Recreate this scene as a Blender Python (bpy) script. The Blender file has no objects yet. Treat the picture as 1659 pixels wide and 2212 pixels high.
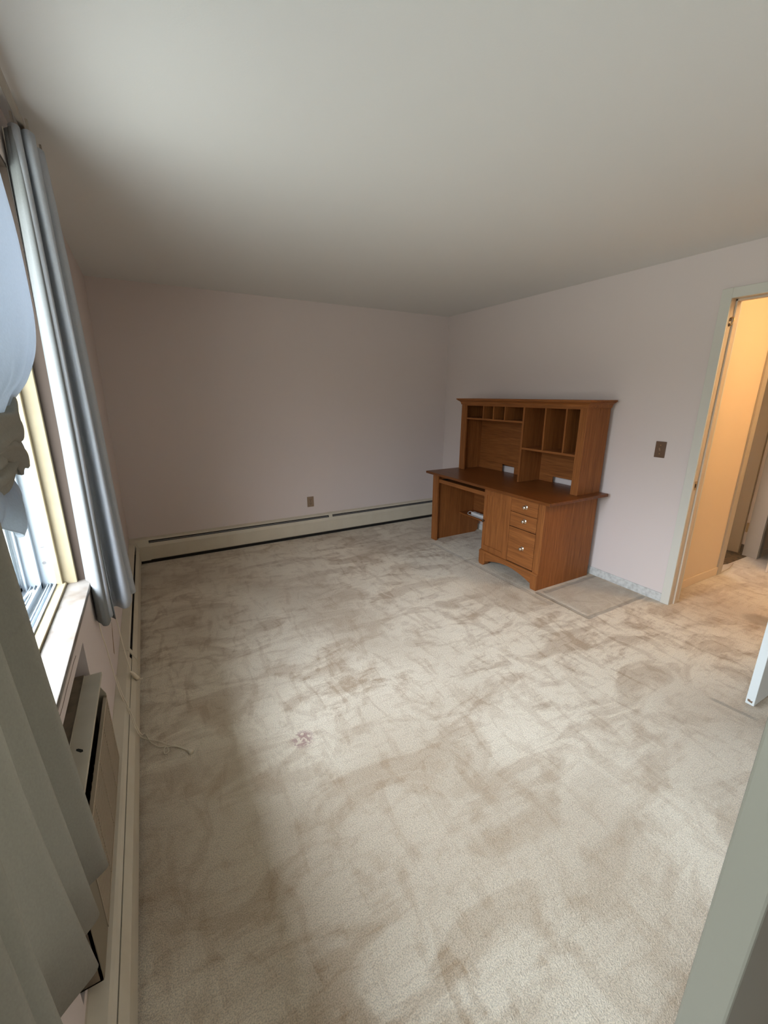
import bpy, bmesh, math, random
from mathutils import Vector, Matrix
random.seed(7)
PI = math.pi
C = bpy.context.scene.collection
S = bpy.context.scene

# ------------------------------------------------------------------ camera
cam = bpy.data.cameras.new('camera'); camo = bpy.data.objects.new('camera', cam); C.objects.link(camo)
cam.sensor_fit = 'VERTICAL'; cam.sensor_height = 36.0; cam.lens = 900.4/2212*36.0
cam.clip_start = 0.02
camo.location = (0.27, 0.1126, 1.4683); camo.rotation_euler = (1.2968, -0.0031, -0.509)
S.camera = camo

# ------------------------------------------------------------------ exposure
S.view_settings.view_transform = 'Standard'; S.view_settings.look = 'None'
S.view_settings.gamma = 1.0; S.view_settings.use_curve_mapping = False
S.view_settings.exposure = 0.0

SKY = 30.5          # overcast sky seen through the window
GROUND = 8.8       # bright ground outside
HALL_W = 26.0       # hall ceiling lamp

def lin(c):
    return tuple(((v/255)/12.92 if v/255 <= 0.04045 else ((v/255+0.055)/1.055)**2.4) for v in c)

# ------------------------------------------------------------------ world
w = bpy.data.worlds.new('overcast'); S.world = w; w.use_nodes = True
nt = w.node_tree; nt.nodes.clear()
wo = nt.nodes.new('ShaderNodeOutputWorld'); bg = nt.nodes.new('ShaderNodeBackground')
tc = nt.nodes.new('ShaderNodeTexCoord'); sx = nt.nodes.new('ShaderNodeSeparateXYZ')
mr = nt.nodes.new('ShaderNodeMapRange'); mr.inputs['From Min'].default_value = -1.0; mr.inputs['From Max'].default_value = 1.0
rp = nt.nodes.new('ShaderNodeValToRGB'); el = rp.color_ramp.elements
# height of the view direction -> brightness: lit ground, a darker belt of houses and trees at the horizon, bright overcast sky
GC = (0.95, 1.0, 0.99); SC = (0.90, 0.955, 1.11)
stops = [(-1.0, GROUND*0.12, GC), (-0.78, GROUND*0.28, GC), (-0.52, GROUND*0.9, GC), (-0.28, GROUND*1.15, GC), (-0.10, GROUND*0.60, (1.0, 0.99, 0.95)), (0.06, GROUND*0.65, (0.97, 0.99, 1.0)),
         (0.20, SKY*0.55, SC), (0.40, SKY, SC), (1.0, SKY, SC)]
for k, (zz_, v_, c_) in enumerate(stops):
    e_ = el[0] if k == 0 else (el[len(el)-1] if k == len(stops)-1 else el.new((zz_+1)/2))
    e_.position = (zz_+1)/2; e_.color = (c_[0]*v_/SKY, c_[1]*v_/SKY, c_[2]*v_/SKY, 1)
nt.links.new(tc.outputs['Generated'], sx.inputs[0]); nt.links.new(sx.outputs['Z'], mr.inputs['Value'])
nt.links.new(mr.outputs[0], rp.inputs['Fac']); nt.links.new(rp.outputs['Color'], bg.inputs['Color'])
nt.links.new(bg.outputs[0], wo.inputs[0]); bg.inputs['Strength'].default_value = SKY

# window opening and room measures
W, L, H = 3.427, 4.260, 2.322
YF = -0.95                           # wall behind the camera
WY0, WY1, WZ0, WZ1 = -0.20, 1.985, 0.77, 2.14
WD = 0.215                           # outer wall thickness
# daylight portal in the window opening (guides sampling of the sky, adds no light)
pl = bpy.data.lights.new('window_portal', 'AREA'); pl.shape = 'RECTANGLE'
pl.size = WZ1-WZ0; pl.size_y = WY1-WY0; pl.energy = 1.0
pl.cycles.is_portal = True
po = bpy.data.objects.new('window_portal', pl); C.objects.link(po)
po.location = (-WD-0.02, (WY0+WY1)/2, (WZ0+WZ1)/2); po.rotation_euler = (0, -PI/2, 0)

# ------------------------------------------------------------------ helpers
def obj(name, bm, mat, parent=None, smooth=False, bevel=0.0):
    me = bpy.data.meshes.new(name); bmesh.ops.recalc_face_normals(bm, faces=bm.faces); bm.to_mesh(me); bm.free()
    if isinstance(mat, (list, tuple)):
        for m in mat: me.materials.append(m)
    else: me.materials.append(mat)
    if smooth:
        for p in me.polygons: p.use_smooth = True
    o = bpy.data.objects.new(name, me); C.objects.link(o)
    if parent:
        o.parent = parent; o.matrix_parent_inverse = Matrix.Translation(-parent.location)
    if bevel > 0:
        b = o.modifiers.new('bevel', 'BEVEL'); b.width = bevel; b.segments = 2; b.limit_method = 'ANGLE'
        b.angle_limit = math.radians(40)
    return o
def thing(name, label, cat, loc=(0, 0, 0), group=None):
    o = bpy.data.objects.new(name, None); o.location = loc; C.objects.link(o)
    o['label'] = label; o['category'] = cat; o.empty_display_size = 0.05
    if group: o['group'] = group
    return o
def tag(o, label, cat, group=None):
    o['label'] = label; o['category'] = cat
    if group: o['group'] = group
    return o
def structure(name, bm, mat, label=None, **k):
    o = obj(name, bm, mat, **k); o['kind'] = 'structure'
    if label: o['label'] = label
    return o
def bx(bm, x0, x1, y0, y1, z0, z1, mi=0):
    v = [bm.verts.new((x, y, z)) for x in (x0, x1) for y in (y0, y1) for z in (z0, z1)]
    for f in ((0, 1, 3, 2), (4, 6, 7, 5), (0, 4, 5, 1), (2, 3, 7, 6), (0, 2, 6, 4), (1, 5, 7, 3)):
        fc = bm.faces.new([v[i] for i in f]); fc.material_index = mi
    return bm
def box(*a): return bx(bmesh.new(), *a)
def prism(bm, pts, axis, a, b):
    """closed outline pts (2D) extruded along axis (0,1,2) from a to b; 2D coordinates are the other two axes in order"""
    def mk(p, t):
        c = [0, 0, 0]; o = [i for i in range(3) if i != axis]
        c[axis] = t; c[o[0]] = p[0]; c[o[1]] = p[1]; return bm.verts.new(c)
    A = [mk(p, a) for p in pts]; B = [mk(p, b) for p in pts]; n = len(pts)
    bm.faces.new(A); bm.faces.new(B[::-1])
    for i in range(n): bm.faces.new((A[i], B[i], B[(i+1) % n], A[(i+1) % n]))
    return bm
def slab_with_holes(bm, axis, t0, t1, u, v, holes):
    """wall slab normal to axis between t0,t1; u=(u0,u1), v=(v0,v1) on other axes; holes=(u0,u1,v0,v1)"""
    us = sorted(set([u[0], u[1]]+[h[i] for h in holes for i in (0, 1) if u[0] < h[i] < u[1]]))
    vs = sorted(set([v[0], v[1]]+[h[i] for h in holes for i in (2, 3) if v[0] < h[i] < v[1]]))
    nu, nv = len(us)-1, len(vs)-1
    solid = [[not any(h[0] < (us[i]+us[i+1])/2 < h[1] and h[2] < (vs[j]+vs[j+1])/2 < h[3] for h in holes) for j in range(nv)] for i in range(nu)]
    cache = {}
    def vert(i, j, t):
        k = (i, j, t)
        if k not in cache:
            c = [0, 0, 0]; o = [a for a in range(3) if a != axis]; c[axis] = t; c[o[0]] = us[i]; c[o[1]] = vs[j]
            cache[k] = bm.verts.new(c)
        return cache[k]
    for i in range(nu):
        for j in range(nv):
            if not solid[i][j]: continue
            for t in (t0, t1): bm.faces.new((vert(i, j, t), vert(i+1, j, t), vert(i+1, j+1, t), vert(i, j+1, t)))
            for di, dj, e in ((-1, 0, ((i, j), (i, j+1))), (1, 0, ((i+1, j), (i+1, j+1))), (0, -1, ((i, j), (i+1, j))), (0, 1, ((i, j+1), (i+1, j+1)))):
                a, b = i+di, j+dj
                if 0 <= a < nu and 0 <= b < nv and solid[a][b]: continue
                bm.faces.new((vert(*e[0], t0), vert(*e[1], t0), vert(*e[1], t1), vert(*e[0], t1)))
    return bm
def tube(bm, pts, r, seg=8, closed=False):
    pts = [Vector(p) for p in pts]; rings = []; n = len(pts)
    for i, p in enumerate(pts):
        a = pts[max(i-1, 0)]; b = pts[min(i+1, n-1)]; d = (b-a).normalized()
        up = Vector((0, 0, 1)) if abs(d.z) < 0.9 else Vector((1, 0, 0))
        s = d.cross(up).normalized(); t = s.cross(d).normalized()
        rr = r[i] if isinstance(r, (list, tuple)) else r
        rings.append([bm.verts.new(p+s*rr*math.cos(2*PI*k/seg)+t*rr*math.sin(2*PI*k/seg)) for k in range(seg)])
    for A, B in zip(rings, rings[1:]):
        for k in range(seg): bm.faces.new((A[k], A[(k+1) % seg], B[(k+1) % seg], B[k]))
    bm.faces.new(rings[0][::-1]); bm.faces.new(rings[-1])
    return bm
def lathe(bm, prof, origin, axis='z', seg=24, sgn=1):
    """prof = [(r, h)...]"""
    o = Vector(origin); rings = []
    for r, h in prof:
        ring = []
        for k in range(seg):
            a = 2*PI*k/seg; c, s = r*math.cos(a), r*math.sin(a)
            d = {'z': (c, s, h), 'x': (sgn*h, c, s), 'y': (c, sgn*h, s)}[axis]
            ring.append(bm.verts.new(o+Vector(d)))
        rings.append(ring)
    for A, B in zip(rings, rings[1:]):
        for k in range(seg): bm.faces.new((A[k], A[(k+1) % seg], B[(k+1) % seg], B[k]))
    bm.faces.new(rings[0][::-1]); bm.faces.new(rings[-1])
    return bm
def spline(pts, n):
    """Catmull-Rom through pts (tuples of any dimension), n samples, evenly by chord"""
    P = [Vector(p) for p in pts]; out = []
    d = [0]
    for a, b in zip(P, P[1:]): d.append(d[-1]+(b-a).length)
    for i in range(n):
        t = d[-1]*i/(n-1); k = 0
        while k < len(P)-2 and d[k+1] < t: k += 1
        u = (t-d[k])/max(d[k+1]-d[k], 1e-9)
        p0 = P[max(k-1, 0)]; p1 = P[k]; p2 = P[k+1]; p3 = P[min(k+2, len(P)-1)]
        out.append(0.5*((2*p1)+(p2-p0)*u+(2*p0-5*p1+4*p2-p3)*u*u+(3*p1-p0-3*p2+p3)*u*u*u))
    return out
def sheet(bm, rows, close=False):
    R = [[bm.verts.new(p) for p in r] for r in rows]
    for A, B in zip(R, R[1:]):
        n = len(A)
        for k in range(n if close else n-1): bm.faces.new((A[k], A[(k+1) % n], B[(k+1) % n], B[k]))
    return bm

# ------------------------------------------------------------------ materials
def mat(name, col, rough=0.6, metal=0.0, spec=0.5, bump=None, mottle=None, emit=None):
    m = bpy.data.materials.new(name); m.use_nodes = True; n = m.node_tree; p = n.nodes['Principled BSDF']
    p.inputs['Base Color'].default_value = (*col, 1); p.inputs['Roughness'].default_value = rough
    p.inputs['Metallic'].default_value = metal; p.inputs['Specular IOR Level'].default_value = spec
    if emit:
        p.inputs['Emission Color'].default_value = (*emit[0], 1); p.inputs['Emission Strength'].default_value = emit[1]
    co = n.nodes.new('ShaderNodeTexCoord')
    if mottle:                       # (scale, amount, colour2)
        nz = n.nodes.new('ShaderNodeTexNoise'); nz.inputs['Scale'].default_value = mottle[0]; nz.inputs['Detail'].default_value = 6
        n.links.new(co.outputs['Object'], nz.inputs['Vector'])
        r = n.nodes.new('ShaderNodeMapRange'); r.inputs['From Min'].default_value = 0.42; r.inputs['From Max'].default_value = 0.72
        r.inputs['To Max'].default_value = mottle[1]; n.links.new(nz.outputs['Fac'], r.inputs['Value'])
        x = n.nodes.new('ShaderNodeMix'); x.data_type = 'RGBA'
        x.inputs['A'].default_value = (*col, 1); x.inputs['B'].default_value = (*mottle[2], 1)
        n.links.new(r.outputs[0], x.inputs['Factor']); n.links.new(x.outputs['Result'], p.inputs['Base Color'])
    if bump:                         # (scale, strength, distance)
        nz = n.nodes.new('ShaderNodeTexNoise'); nz.inputs['Scale'].default_value = bump[0]; nz.inputs['Detail'].default_value = 4
        n.links.new(co.outputs['Object'], nz.inputs['Vector'])
        b = n.nodes.new('ShaderNodeBump'); b.inputs['Strength'].default_value = bump[1]; b.inputs['Distance'].default_value = bump[2]
        n.links.new(nz.outputs['Fac'], b.inputs['Height']); n.links.new(b.outputs[0], p.inputs['Normal'])
    return m

def wood(name, axis, c1, c2, c3, rough=0.55):
    """oak-look laminate, grain running along axis (0 x, 1 y, 2 z)"""
    m = bpy.data.materials.new(name); m.use_nodes = True; n = m.node_tree; p = n.nodes['Principled BSDF']
    co = n.nodes.new('ShaderNodeTexCoord'); mp = n.nodes.new('ShaderNodeMapping')
    sc = [42.0, 42.0, 42.0]; sc[axis] = 1.6; mp.inputs['Scale'].default_value = sc
    n.links.new(co.outputs['Object'], mp.inputs['Vector'])
    nz = n.nodes.new('ShaderNodeTexNoise'); nz.inputs['Scale'].default_value = 1.0; nz.inputs['Detail'].default_value = 7; nz.inputs['Roughness'].default_value = 0.62
    nz.inputs['Distortion'].default_value = 0.9
    n.links.new(mp.outputs[0], nz.inputs['Vector'])
    mp2 = n.nodes.new('ShaderNodeMapping'); s2 = [190.0]*3; s2[axis] = 7.0; mp2.inputs['Scale'].default_value = s2
    n.links.new(co.outputs['Object'], mp2.inputs['Vector'])
    n2 = n.nodes.new('ShaderNodeTexNoise'); n2.inputs['Scale'].default_value = 1.0; n2.inputs['Detail'].default_value = 3
    n.links.new(mp2.outputs[0], n2.inputs['Vector'])
    r = n.nodes.new('ShaderNodeValToRGB'); e = r.color_ramp.elements
    e[0].position = 0.26; e[0].color = (*c1, 1); e[1].position = 0.76; e[1].color = (*c3, 1)
    k = e.new(0.5); k.color = (*c2, 1)
    n.links.new(nz.outputs['Fac'], r.inputs['Fac'])
    r2 = n.nodes.new('ShaderNodeMapRange'); r2.inputs['From Min'].default_value = 0.3; r2.inputs['From Max'].default_value = 0.62
    r2.inputs['To Min'].default_value = 0.72; r2.inputs['To Max'].default_value = 1.05
    n.links.new(n2.outputs['Fac'], r2.inputs['Value'])
    x = n.nodes.new('ShaderNodeMix'); x.data_type = 'RGBA'; x.blend_type = 'MULTIPLY'; x.inputs['Factor'].default_value = 1
    n.links.new(r.outputs['Color'], x.inputs['A']); n.links.new(r2.outputs[0], x.inputs['B'])
    n.links.new(x.outputs['Result'], p.inputs['Base Color']); p.inputs['Roughness'].default_value = rough; p.inputs['Specular IOR Level'].default_value = 0.3
    b = n.nodes.new('ShaderNodeBump'); b.inputs['Strength'].default_value = 0.12; b.inputs['Distance'].default_value = 0.001
    n.links.new(n2.outputs['Fac'], b.inputs['Height']); n.links.new(b.outputs[0], p.inputs['Normal'])
    return m

def carpet():
    m = bpy.data.materials.new('carpet'); m.use_nodes = True; n = m.node_tree; p = n.nodes['Principled BSDF']; N = n.nodes.new; K = n.links.new
    p.inputs['Roughness'].default_value = 0.95; p.inputs['Specular IOR Level'].default_value = 0.1
    p.inputs['Sheen Weight'].default_value = 0.25; p.inputs['Sheen Roughness'].default_value = 0.6
    co = N('ShaderNodeTexCoord').outputs['Object']
    def mapr(v, a, b, c=0, d=1, mode='SMOOTHSTEP'):
        r = N('ShaderNodeMapRange'); r.interpolation_type = mode
        r.inputs['From Min'].default_value = a; r.inputs['From Max'].default_value = b
        r.inputs['To Min'].default_value = c; r.inputs['To Max'].default_value = d; K(v, r.inputs['Value']); return r.outputs[0]
    def noise(scale, detail=4, rot=0, stretch=(1, 1, 1), dist=0.0, rough=0.5, off=(0, 0, 0)):
        mp = N('ShaderNodeMapping'); mp.inputs['Rotation'].default_value = (0, 0, rot); mp.inputs['Scale'].default_value = stretch
        mp.inputs['Location'].default_value = off
        K(co, mp.inputs['Vector']); z = N('ShaderNodeTexNoise'); z.inputs['Scale'].default_value = scale
        z.inputs['Detail'].default_value = detail; z.inputs['Distortion'].default_value = dist; z.inputs['Roughness'].default_value = rough
        K(mp.outputs[0], z.inputs['Vector']); return z.outputs['Fac']
    def mth(op, a, b=None, clamp=False):
        x = N('ShaderNodeMath'); x.operation = op; x.use_clamp = clamp
        for i, v in enumerate((a, b)):
            if v is None: continue
            if isinstance(v, (int, float)): x.inputs[i].default_value = v
            else: K(v, x.inputs[i])
        return x.outputs[0]
    def mix(f, a, b):
        x = N('ShaderNodeMix'); x.data_type = 'RGBA'
        for s, v in (('Factor', f), ('A', a), ('B', b)):
            if isinstance(v, tuple): x.inputs[s].default_value = (*v, 1)
            elif isinstance(v, (int, float)): x.inputs[s].default_value = v
            else: K(v, x.inputs[s])
        return x.outputs['Result']
    # brushed nap: patches with fairly crisp outlines, in two sizes
    a = mapr(noise(3.0, 6, 0.75, (0.8, 1.7, 1), 1.0, 0.60), 0.46, 0.60)
    b = mapr(noise(7.0, 5, -0.5, (1.9, 0.7, 1), 0.9, 0.60, (3, 1, 0)), 0.49, 0.63)
    c = mapr(noise(18.0, 4, 0.6, (0.55, 2.4, 1), 0.8, 0.6, (7, 2, 0)), 0.50, 0.68)
    nap = mth('ADD', mth('MULTIPLY', a, 0.50), mth('ADD', mth('MULTIPLY', b, 0.34), mth('MULTIPLY', c, 0.26)), True)
    nap = mth('MULTIPLY', nap, mapr(noise(0.8, 3, 0, (1, 1, 1), 0.6, 0.5, (1.3, 4.2, 0)), 0.38, 0.60, 0.78, 1.15))
    light = (0.870, 0.775, 0.625); dark = (0.470, 0.345, 0.225)
    col = mix(nap, light, dark)
    # traffic soiling, broad and faint
    col = mix(mapr(noise(0.9, 2, 0, (1, 1, 1), 0.3, 0.5, (5, 5, 0)), 0.40, 0.66, 0, 0.5), col, (0.44, 0.33, 0.22))
    # pile tufts
    tuft = noise(270, 3, 0, (1, 1, 1), 0.0, 0.65)
    col2 = N('ShaderNodeMix'); col2.data_type = 'RGBA'; col2.blend_type = 'MULTIPLY'; col2.inputs['Factor'].default_value = 1
    K(col, col2.inputs['A']); K(mapr(tuft, 0.36, 0.6, 0.78, 1.14), col2.inputs['B']); col = col2.outputs['Result']
    xyz = N('ShaderNodeSeparateXYZ'); K(co, xyz.inputs[0]); X, Y = xyz.outputs['X'], xyz.outputs['Y']
    wob = mth('MULTIPLY', mth('SUBTRACT', noise(9, 2), 0.5), 0.02)
    def blob(x, y, r, scale=30, th=0.52):
        d = mth('SQRT', mth('ADD', mth('POWER', mth('SUBTRACT', X, x), 2.0), mth('POWER', mth('SUBTRACT', Y, y), 2.0)))
        return mth('MULTIPLY', mapr(d, r*0.45, r, 1, 0), mapr(noise(scale, 3, 0, (1, 1, 1), 1.2), th-0.05, th+0.06))
    # soiled dents where a piece of furniture stood next to the desk (a rectangle), and one leading to the hall
    def bar(x0, x1, y0, y1, soft=0.012):
        mid = lambda V, a, b: mapr(mth('ABSOLUTE', mth('SUBTRACT', mth('ADD', V, wob), (a+b)/2)), (b-a)/2, (b-a)/2+soft, 1, 0)
        return mth('MULTIPLY', mid(X, x0, x1), mid(Y, y0, y1))
    g = mth('MAXIMUM', bar(2.735, 2.755, 1.66, 2.10), mth('MAXIMUM', bar(2.74, 3.40, 1.655, 1.672), bar(2.80, 3.41, 2.065, 2.085)))
    g = mth('MAXIMUM', g, mth('MULTIPLY', bar(2.68, 2.70, 1.92, 3.40, 0.02), 0.4))
    gd = mth('MULTIPLY', g, 0.55)
    col = mix(gd, col, (0.20, 0.175, 0.14))
    col = mix(mth('MULTIPLY', bar(2.765, 2.785, 1.69, 2.05), 0.5), col, (0.60, 0.56, 0.48))
    col = mix(mth('MULTIPLY', bar(2.79, 3.385, 1.685, 2.05), 0.45), col, (0.47, 0.42, 0.34))
    # curved dent in the pile before the open door
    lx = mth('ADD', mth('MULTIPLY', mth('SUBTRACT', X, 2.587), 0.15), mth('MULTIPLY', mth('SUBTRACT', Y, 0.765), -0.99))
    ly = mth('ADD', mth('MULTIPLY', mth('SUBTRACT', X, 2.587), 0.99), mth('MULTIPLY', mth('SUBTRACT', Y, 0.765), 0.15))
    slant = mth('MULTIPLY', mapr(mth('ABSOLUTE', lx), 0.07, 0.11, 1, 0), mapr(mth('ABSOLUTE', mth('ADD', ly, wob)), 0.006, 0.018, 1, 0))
    # pinkish spill, a brown ring by the hall door, dirt specks
    col = mix(mth('MULTIPLY', blob(0.692, 1.60, 0.062, 30, 0.47), 0.65), col, (0.33, 0.13, 0.13))
    col = mix(mth('MULTIPLY', blob(3.74, 1.07, 0.12, 3, 0.2), 0.55), col, (0.25, 0.18, 0.11))
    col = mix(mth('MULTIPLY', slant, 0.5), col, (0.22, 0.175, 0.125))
    K(col, p.inputs['Base Color'])
    h = mth('ADD', mth('MULTIPLY', tuft, 1.0), mth('MULTIPLY', noise(95, 2), 0.8))
    h = mth('SUBTRACT', h, mth('MULTIPLY', g, 1.5))
    h = mth('SUBTRACT', h, mth('MULTIPLY', nap, 0.35))
    bp = N('ShaderNodeBump'); bp.inputs['Strength'].default_value = 0.75; bp.inputs['Distance'].default_value = 0.006
    K(h, bp.inputs['Height']); K(bp.outputs[0], p.inputs['Normal'])
    return m

def fabric(name, col, transl=0.35, col2=None):
    m = bpy.data.materials.new(name); m.use_nodes = True; n = m.node_tree; n.nodes.clear(); N = n.nodes.new; K = n.links.new
    out = N('ShaderNodeOutputMaterial'); d = N('ShaderNodeBsdfDiffuse'); t = N('ShaderNodeBsdfTranslucent'); mxs = N('ShaderNodeMixShader')
    co = N('ShaderNodeTexCoord').outputs['Object']
    mp = N('ShaderNodeMapping'); mp.inputs['Scale'].default_value = (1, 1, 0.5); K(co, mp.inputs['Vector'])
    nz = N('ShaderNodeTexNoise'); nz.inputs['Scale'].default_value = 420; nz.inputs['Detail'].default_value = 2; K(mp.outputs[0], nz.inputs['Vector'])
    x = N('ShaderNodeMix'); x.data_type = 'RGBA'; x.inputs['A'].default_value = (*col, 1)
    x.inputs['B'].default_value = (*(col2 or tuple(c*0.82 for c in col)), 1)
    K(nz.outputs['Fac'], x.inputs['Factor'])
    K(x.outputs['Result'], d.inputs['Color']); K(x.outputs['Result'], t.inputs['Color']); mxs.inputs[0].default_value = transl
    b = N('ShaderNodeBump'); b.inputs['Strength'].default_value = 0.2; b.inputs['Distance'].default_value = 0.001
    K(nz.outputs['Fac'], b.inputs['Height']); K(b.outputs[0], d.inputs['Normal'])
    K(d.outputs[0], mxs.inputs[1]); K(t.outputs[0], mxs.inputs[2]); K(mxs.outputs[0], out.inputs[0])
    return m
def glass():
    m = bpy.data.materials.new('glass'); m.use_nodes = True; n = m.node_tree; n.nodes.clear(); N = n.nodes.new; K = n.links.new
    out = N('ShaderNodeOutputMaterial'); g = N('ShaderNodeBsdfGlossy'); g.inputs['Roughness'].default_value = 0.02
    t = N('ShaderNodeBsdfTransparent'); t.inputs['Color'].default_value = (0.95, 0.97, 0.96, 1); lw = N('ShaderNodeLayerWeight'); lw.inputs['Blend'].default_value = 0.5
    pw = N('ShaderNodeMath'); pw.operation = 'POWER'; pw.inputs[1].default_value = 5.0; K(lw.outputs['Facing'], pw.inputs[0])
    f = N('ShaderNodeMath'); f.operation = 'MULTIPLY_ADD'; f.inputs[1].default_value = 0.6; f.inputs[2].default_value = 0.03; K(pw.outputs[0], f.inputs[0])
    s = N('ShaderNodeMixShader'); K(f.outputs[0], s.inputs[0]); K(t.outputs[0], s.inputs[1]); K(g.outputs[0], s.inputs[2]); K(s.outputs[0], out.inputs[0])
    return m

M_wall = mat('wall_paint', (0.73, 0.642, 0.605), 0.75, spec=0.25, bump=(260, 0.12, 0.002))
M_ceil = mat('ceiling_paint', (0.78, 0.765, 0.74), 0.9, spec=0.1, bump=(180, 0.1, 0.002))
M_trim = mat('trim_paint', (0.67, 0.65, 0.575), 0.45, bump=(90, 0.05, 0.002))
M_base = mat('baseboard_paint', (0.66, 0.66, 0.63), 0.5, mottle=(38, 0.55, (0.30, 0.29, 0.27)))
M_jamb = mat('jamb_wood_paint', (0.62, 0.52, 0.40), 0.5)
M_hall = mat('hall_paint', (0.78, 0.63, 0.45), 0.75, spec=0.2, bump=(200, 0.1, 0.002))
M_heat = mat('heater_enamel', (0.66, 0.60, 0.48), 0.42, mottle=(9, 0.3, (0.54, 0.47, 0.35)))
M_fin = mat('heater_fins', (0.22, 0.21, 0.20), 0.5, metal=0.3)
M_dark = mat('black_gap', (0.012, 0.010, 0.008), 0.9)
M_cream = mat('cream_wood', (0.40, 0.33, 0.205), 0.5, mottle=(14, 0.3, (0.30, 0.23, 0.135)))
M_vinyl = mat('white_vinyl', (0.40, 0.445, 0.475), 0.35, mottle=(25, 0.12, (0.5, 0.5, 0.48)))
M_sill = mat('sill_stone', (0.27, 0.245, 0.215), 0.45, mottle=(11, 0.85, (0.12, 0.085, 0.058)), bump=(40, 0.1, 0.003))
M_ac = mat('almond_metal', (0.50, 0.44, 0.34), 0.5, mottle=(12, 0.35, (0.33, 0.28, 0.20)))
M_acbrown = mat('brown_grille', (0.46, 0.37, 0.26), 0.55)
M_rust = mat('dirty_sleeve', (0.23, 0.175, 0.12), 0.8, mottle=(16, 0.8, (0.07, 0.05, 0.035)))
M_plate = mat('brown_plate', (0.15, 0.085, 0.05), 0.4)
M_outlet = mat('tan_plate', (0.29, 0.20, 0.13), 0.4)
M_black = mat('slot_black', (0.02, 0.015, 0.012), 0.6)
M_brass = mat('brass', (0.55, 0.38, 0.18), 0.35, metal=0.9)
M_knob = mat('polished_nickel', (0.80, 0.74, 0.64), 0.16, metal=1.0)
M_bronze = mat('dark_bronze', (0.07, 0.045, 0.028), 0.35, metal=0.5)
M_plastic = mat('white_plastic', (0.72, 0.72, 0.70), 0.4)
M_cord = mat('cream_cord', (0.82, 0.74, 0.60), 0.8, bump=(900, 0.3, 0.001))
M_rod = mat('rod_metal', (0.35, 0.30, 0.24), 0.5)
M_tile = mat('speckled_tile', (0.16, 0.105, 0.05), 0.5, mottle=(26, 1.0, (0.01, 0.008, 0.006)))
M_saddle = mat('pale_threshold', (0.56, 0.47, 0.36), 0.6)
M_lamp = mat('lamp_glass', (0.9, 0.8, 0.65), 0.5, emit=((1.0, 0.70, 0.37), 62.0))
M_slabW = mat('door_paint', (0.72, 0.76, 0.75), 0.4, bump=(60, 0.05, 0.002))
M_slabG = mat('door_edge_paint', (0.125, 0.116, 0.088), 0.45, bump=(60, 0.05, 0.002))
M_tan = mat('hall_door_paint', (0.22, 0.155, 0.075), 0.5)
M_carpet = carpet()
M_glass = glass()
cA = (0.215, 0.070, 0.016); cB = (0.295, 0.101, 0.025); cD = (0.375, 0.138, 0.037)
WX = wood('oak_grain_x', 0, cA, cB, cD); WYm = wood('oak_grain_y', 1, cA, cB, cD); WZ = wood('oak_grain_z', 2, cA, cB, cD)
WTOP = wood('worktop_grain', 1, (0.140, 0.042, 0.010), (0.185, 0.058, 0.014), (0.235, 0.080, 0.021), 0.33)
F_blue = fabric('pale_blue_fabric', (0.66, 0.69, 0.73), 0.30)
F_lining = fabric('white_lining', (0.40, 0.415, 0.41), 0.35)
F_sheer = fabric('light_blue_fabric', (0.60, 0.645, 0.70), 0.42)
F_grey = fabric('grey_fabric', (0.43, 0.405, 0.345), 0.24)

# ------------------------------------------------------------------ room shell
bm = bmesh.new(); bx(bm, -0.0, 6.2, YF, L, -0.1, 0.0)
floor = structure('floor', bm, M_carpet)
bm = bmesh.new(); bx(bm, -WD, 6.2, YF-0.1, L+0.12, H, H+0.1)
ceiling = structure('ceiling', bm, M_ceil)
bm = bmesh.new()
HOLE = (0.90, 1.61, 0.246, 0.70)
slab_with_holes(bm, 0, -WD, 0.0, (YF-0.1, L+0.12), (-0.1, H), [(WY0, WY1, WZ0, WZ1), HOLE])
wall_left = structure('wall_left', bm, M_wall)
structure('wall_back', box(0.0, 6.2, L, L+0.12, -0.1, H), M_wall)
DY0, DY1, DZ = 0.733, 1.493, 2.03       # door opening in the right wall
bm = bmesh.new(); slab_with_holes(bm, 0, W, W+0.113, (YF, L), (0.0, H), [(DY0-0.015, DY1+0.015, -1, DZ+0.015)])
structure('wall_right', bm, M_wall)
structure('wall_front', box(0.0, 6.2, YF-0.12, YF, -0.1, H), M_wall)
structure('added_eave', box(-0.86, -WD, YF-0.1, L+0.12, H+0.04, H+0.14), M_trim, label='added unseen overhang blocking steep sky light above the window')  # unseen overhang, added to cut steep sky light near the window
# hall
bm = bmesh.new(); slab_with_holes(bm, 1, 1.60, 1.70, (W+0.113, 6.2), (0.0, H), [(4.40, 5.10, -1, 2.05)])
structure('wall_hall_left', bm, M_hall)
structure('wall_hall_right', box(W+0.113, 6.2, 0.30, 0.42, 0.0, H), M_hall)
structure('wall_hall_end', box(6.08, 6.2, 0.42, 1.60, 0.0, H), M_hall)
structure('wall_hall_stub', box(4.80, 4.90, 0.42, 1.40, 0.0, H), M_hall)
structure('wall_side_room', slab_with_holes(bmesh.new(), 0, 5.45, 5.55, (1.70, 3.2), (0.0, H), []), M_hall)
bm = bmesh.new(); bx(bm, 4.30, 5.45, 1.66, 3.0, 0.0005, 0.004)
structure('floor_side_room', bm, M_tile)
structure('trim_1', prism(bmesh.new(), [(4.36, 1.583), (4.60, 1.600), (4.76, 1.635), (4.64, 1.662), (4.41, 1.665)], 2, 0.0, 0.010), M_saddle, label='pale threshold strip under the hall side doorway', bevel=0.004)
bm = bmesh.new(); bx(bm, W+0.113, 4.34, 1.588, 1.60, 0, 0.07)
structure('baseboard_hall', bm, M_hall, bevel=0.003)
bm = bmesh.new(); bx(bm, 5.165, 6.08, 1.588, 1.60, 0, 0.07)
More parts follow.
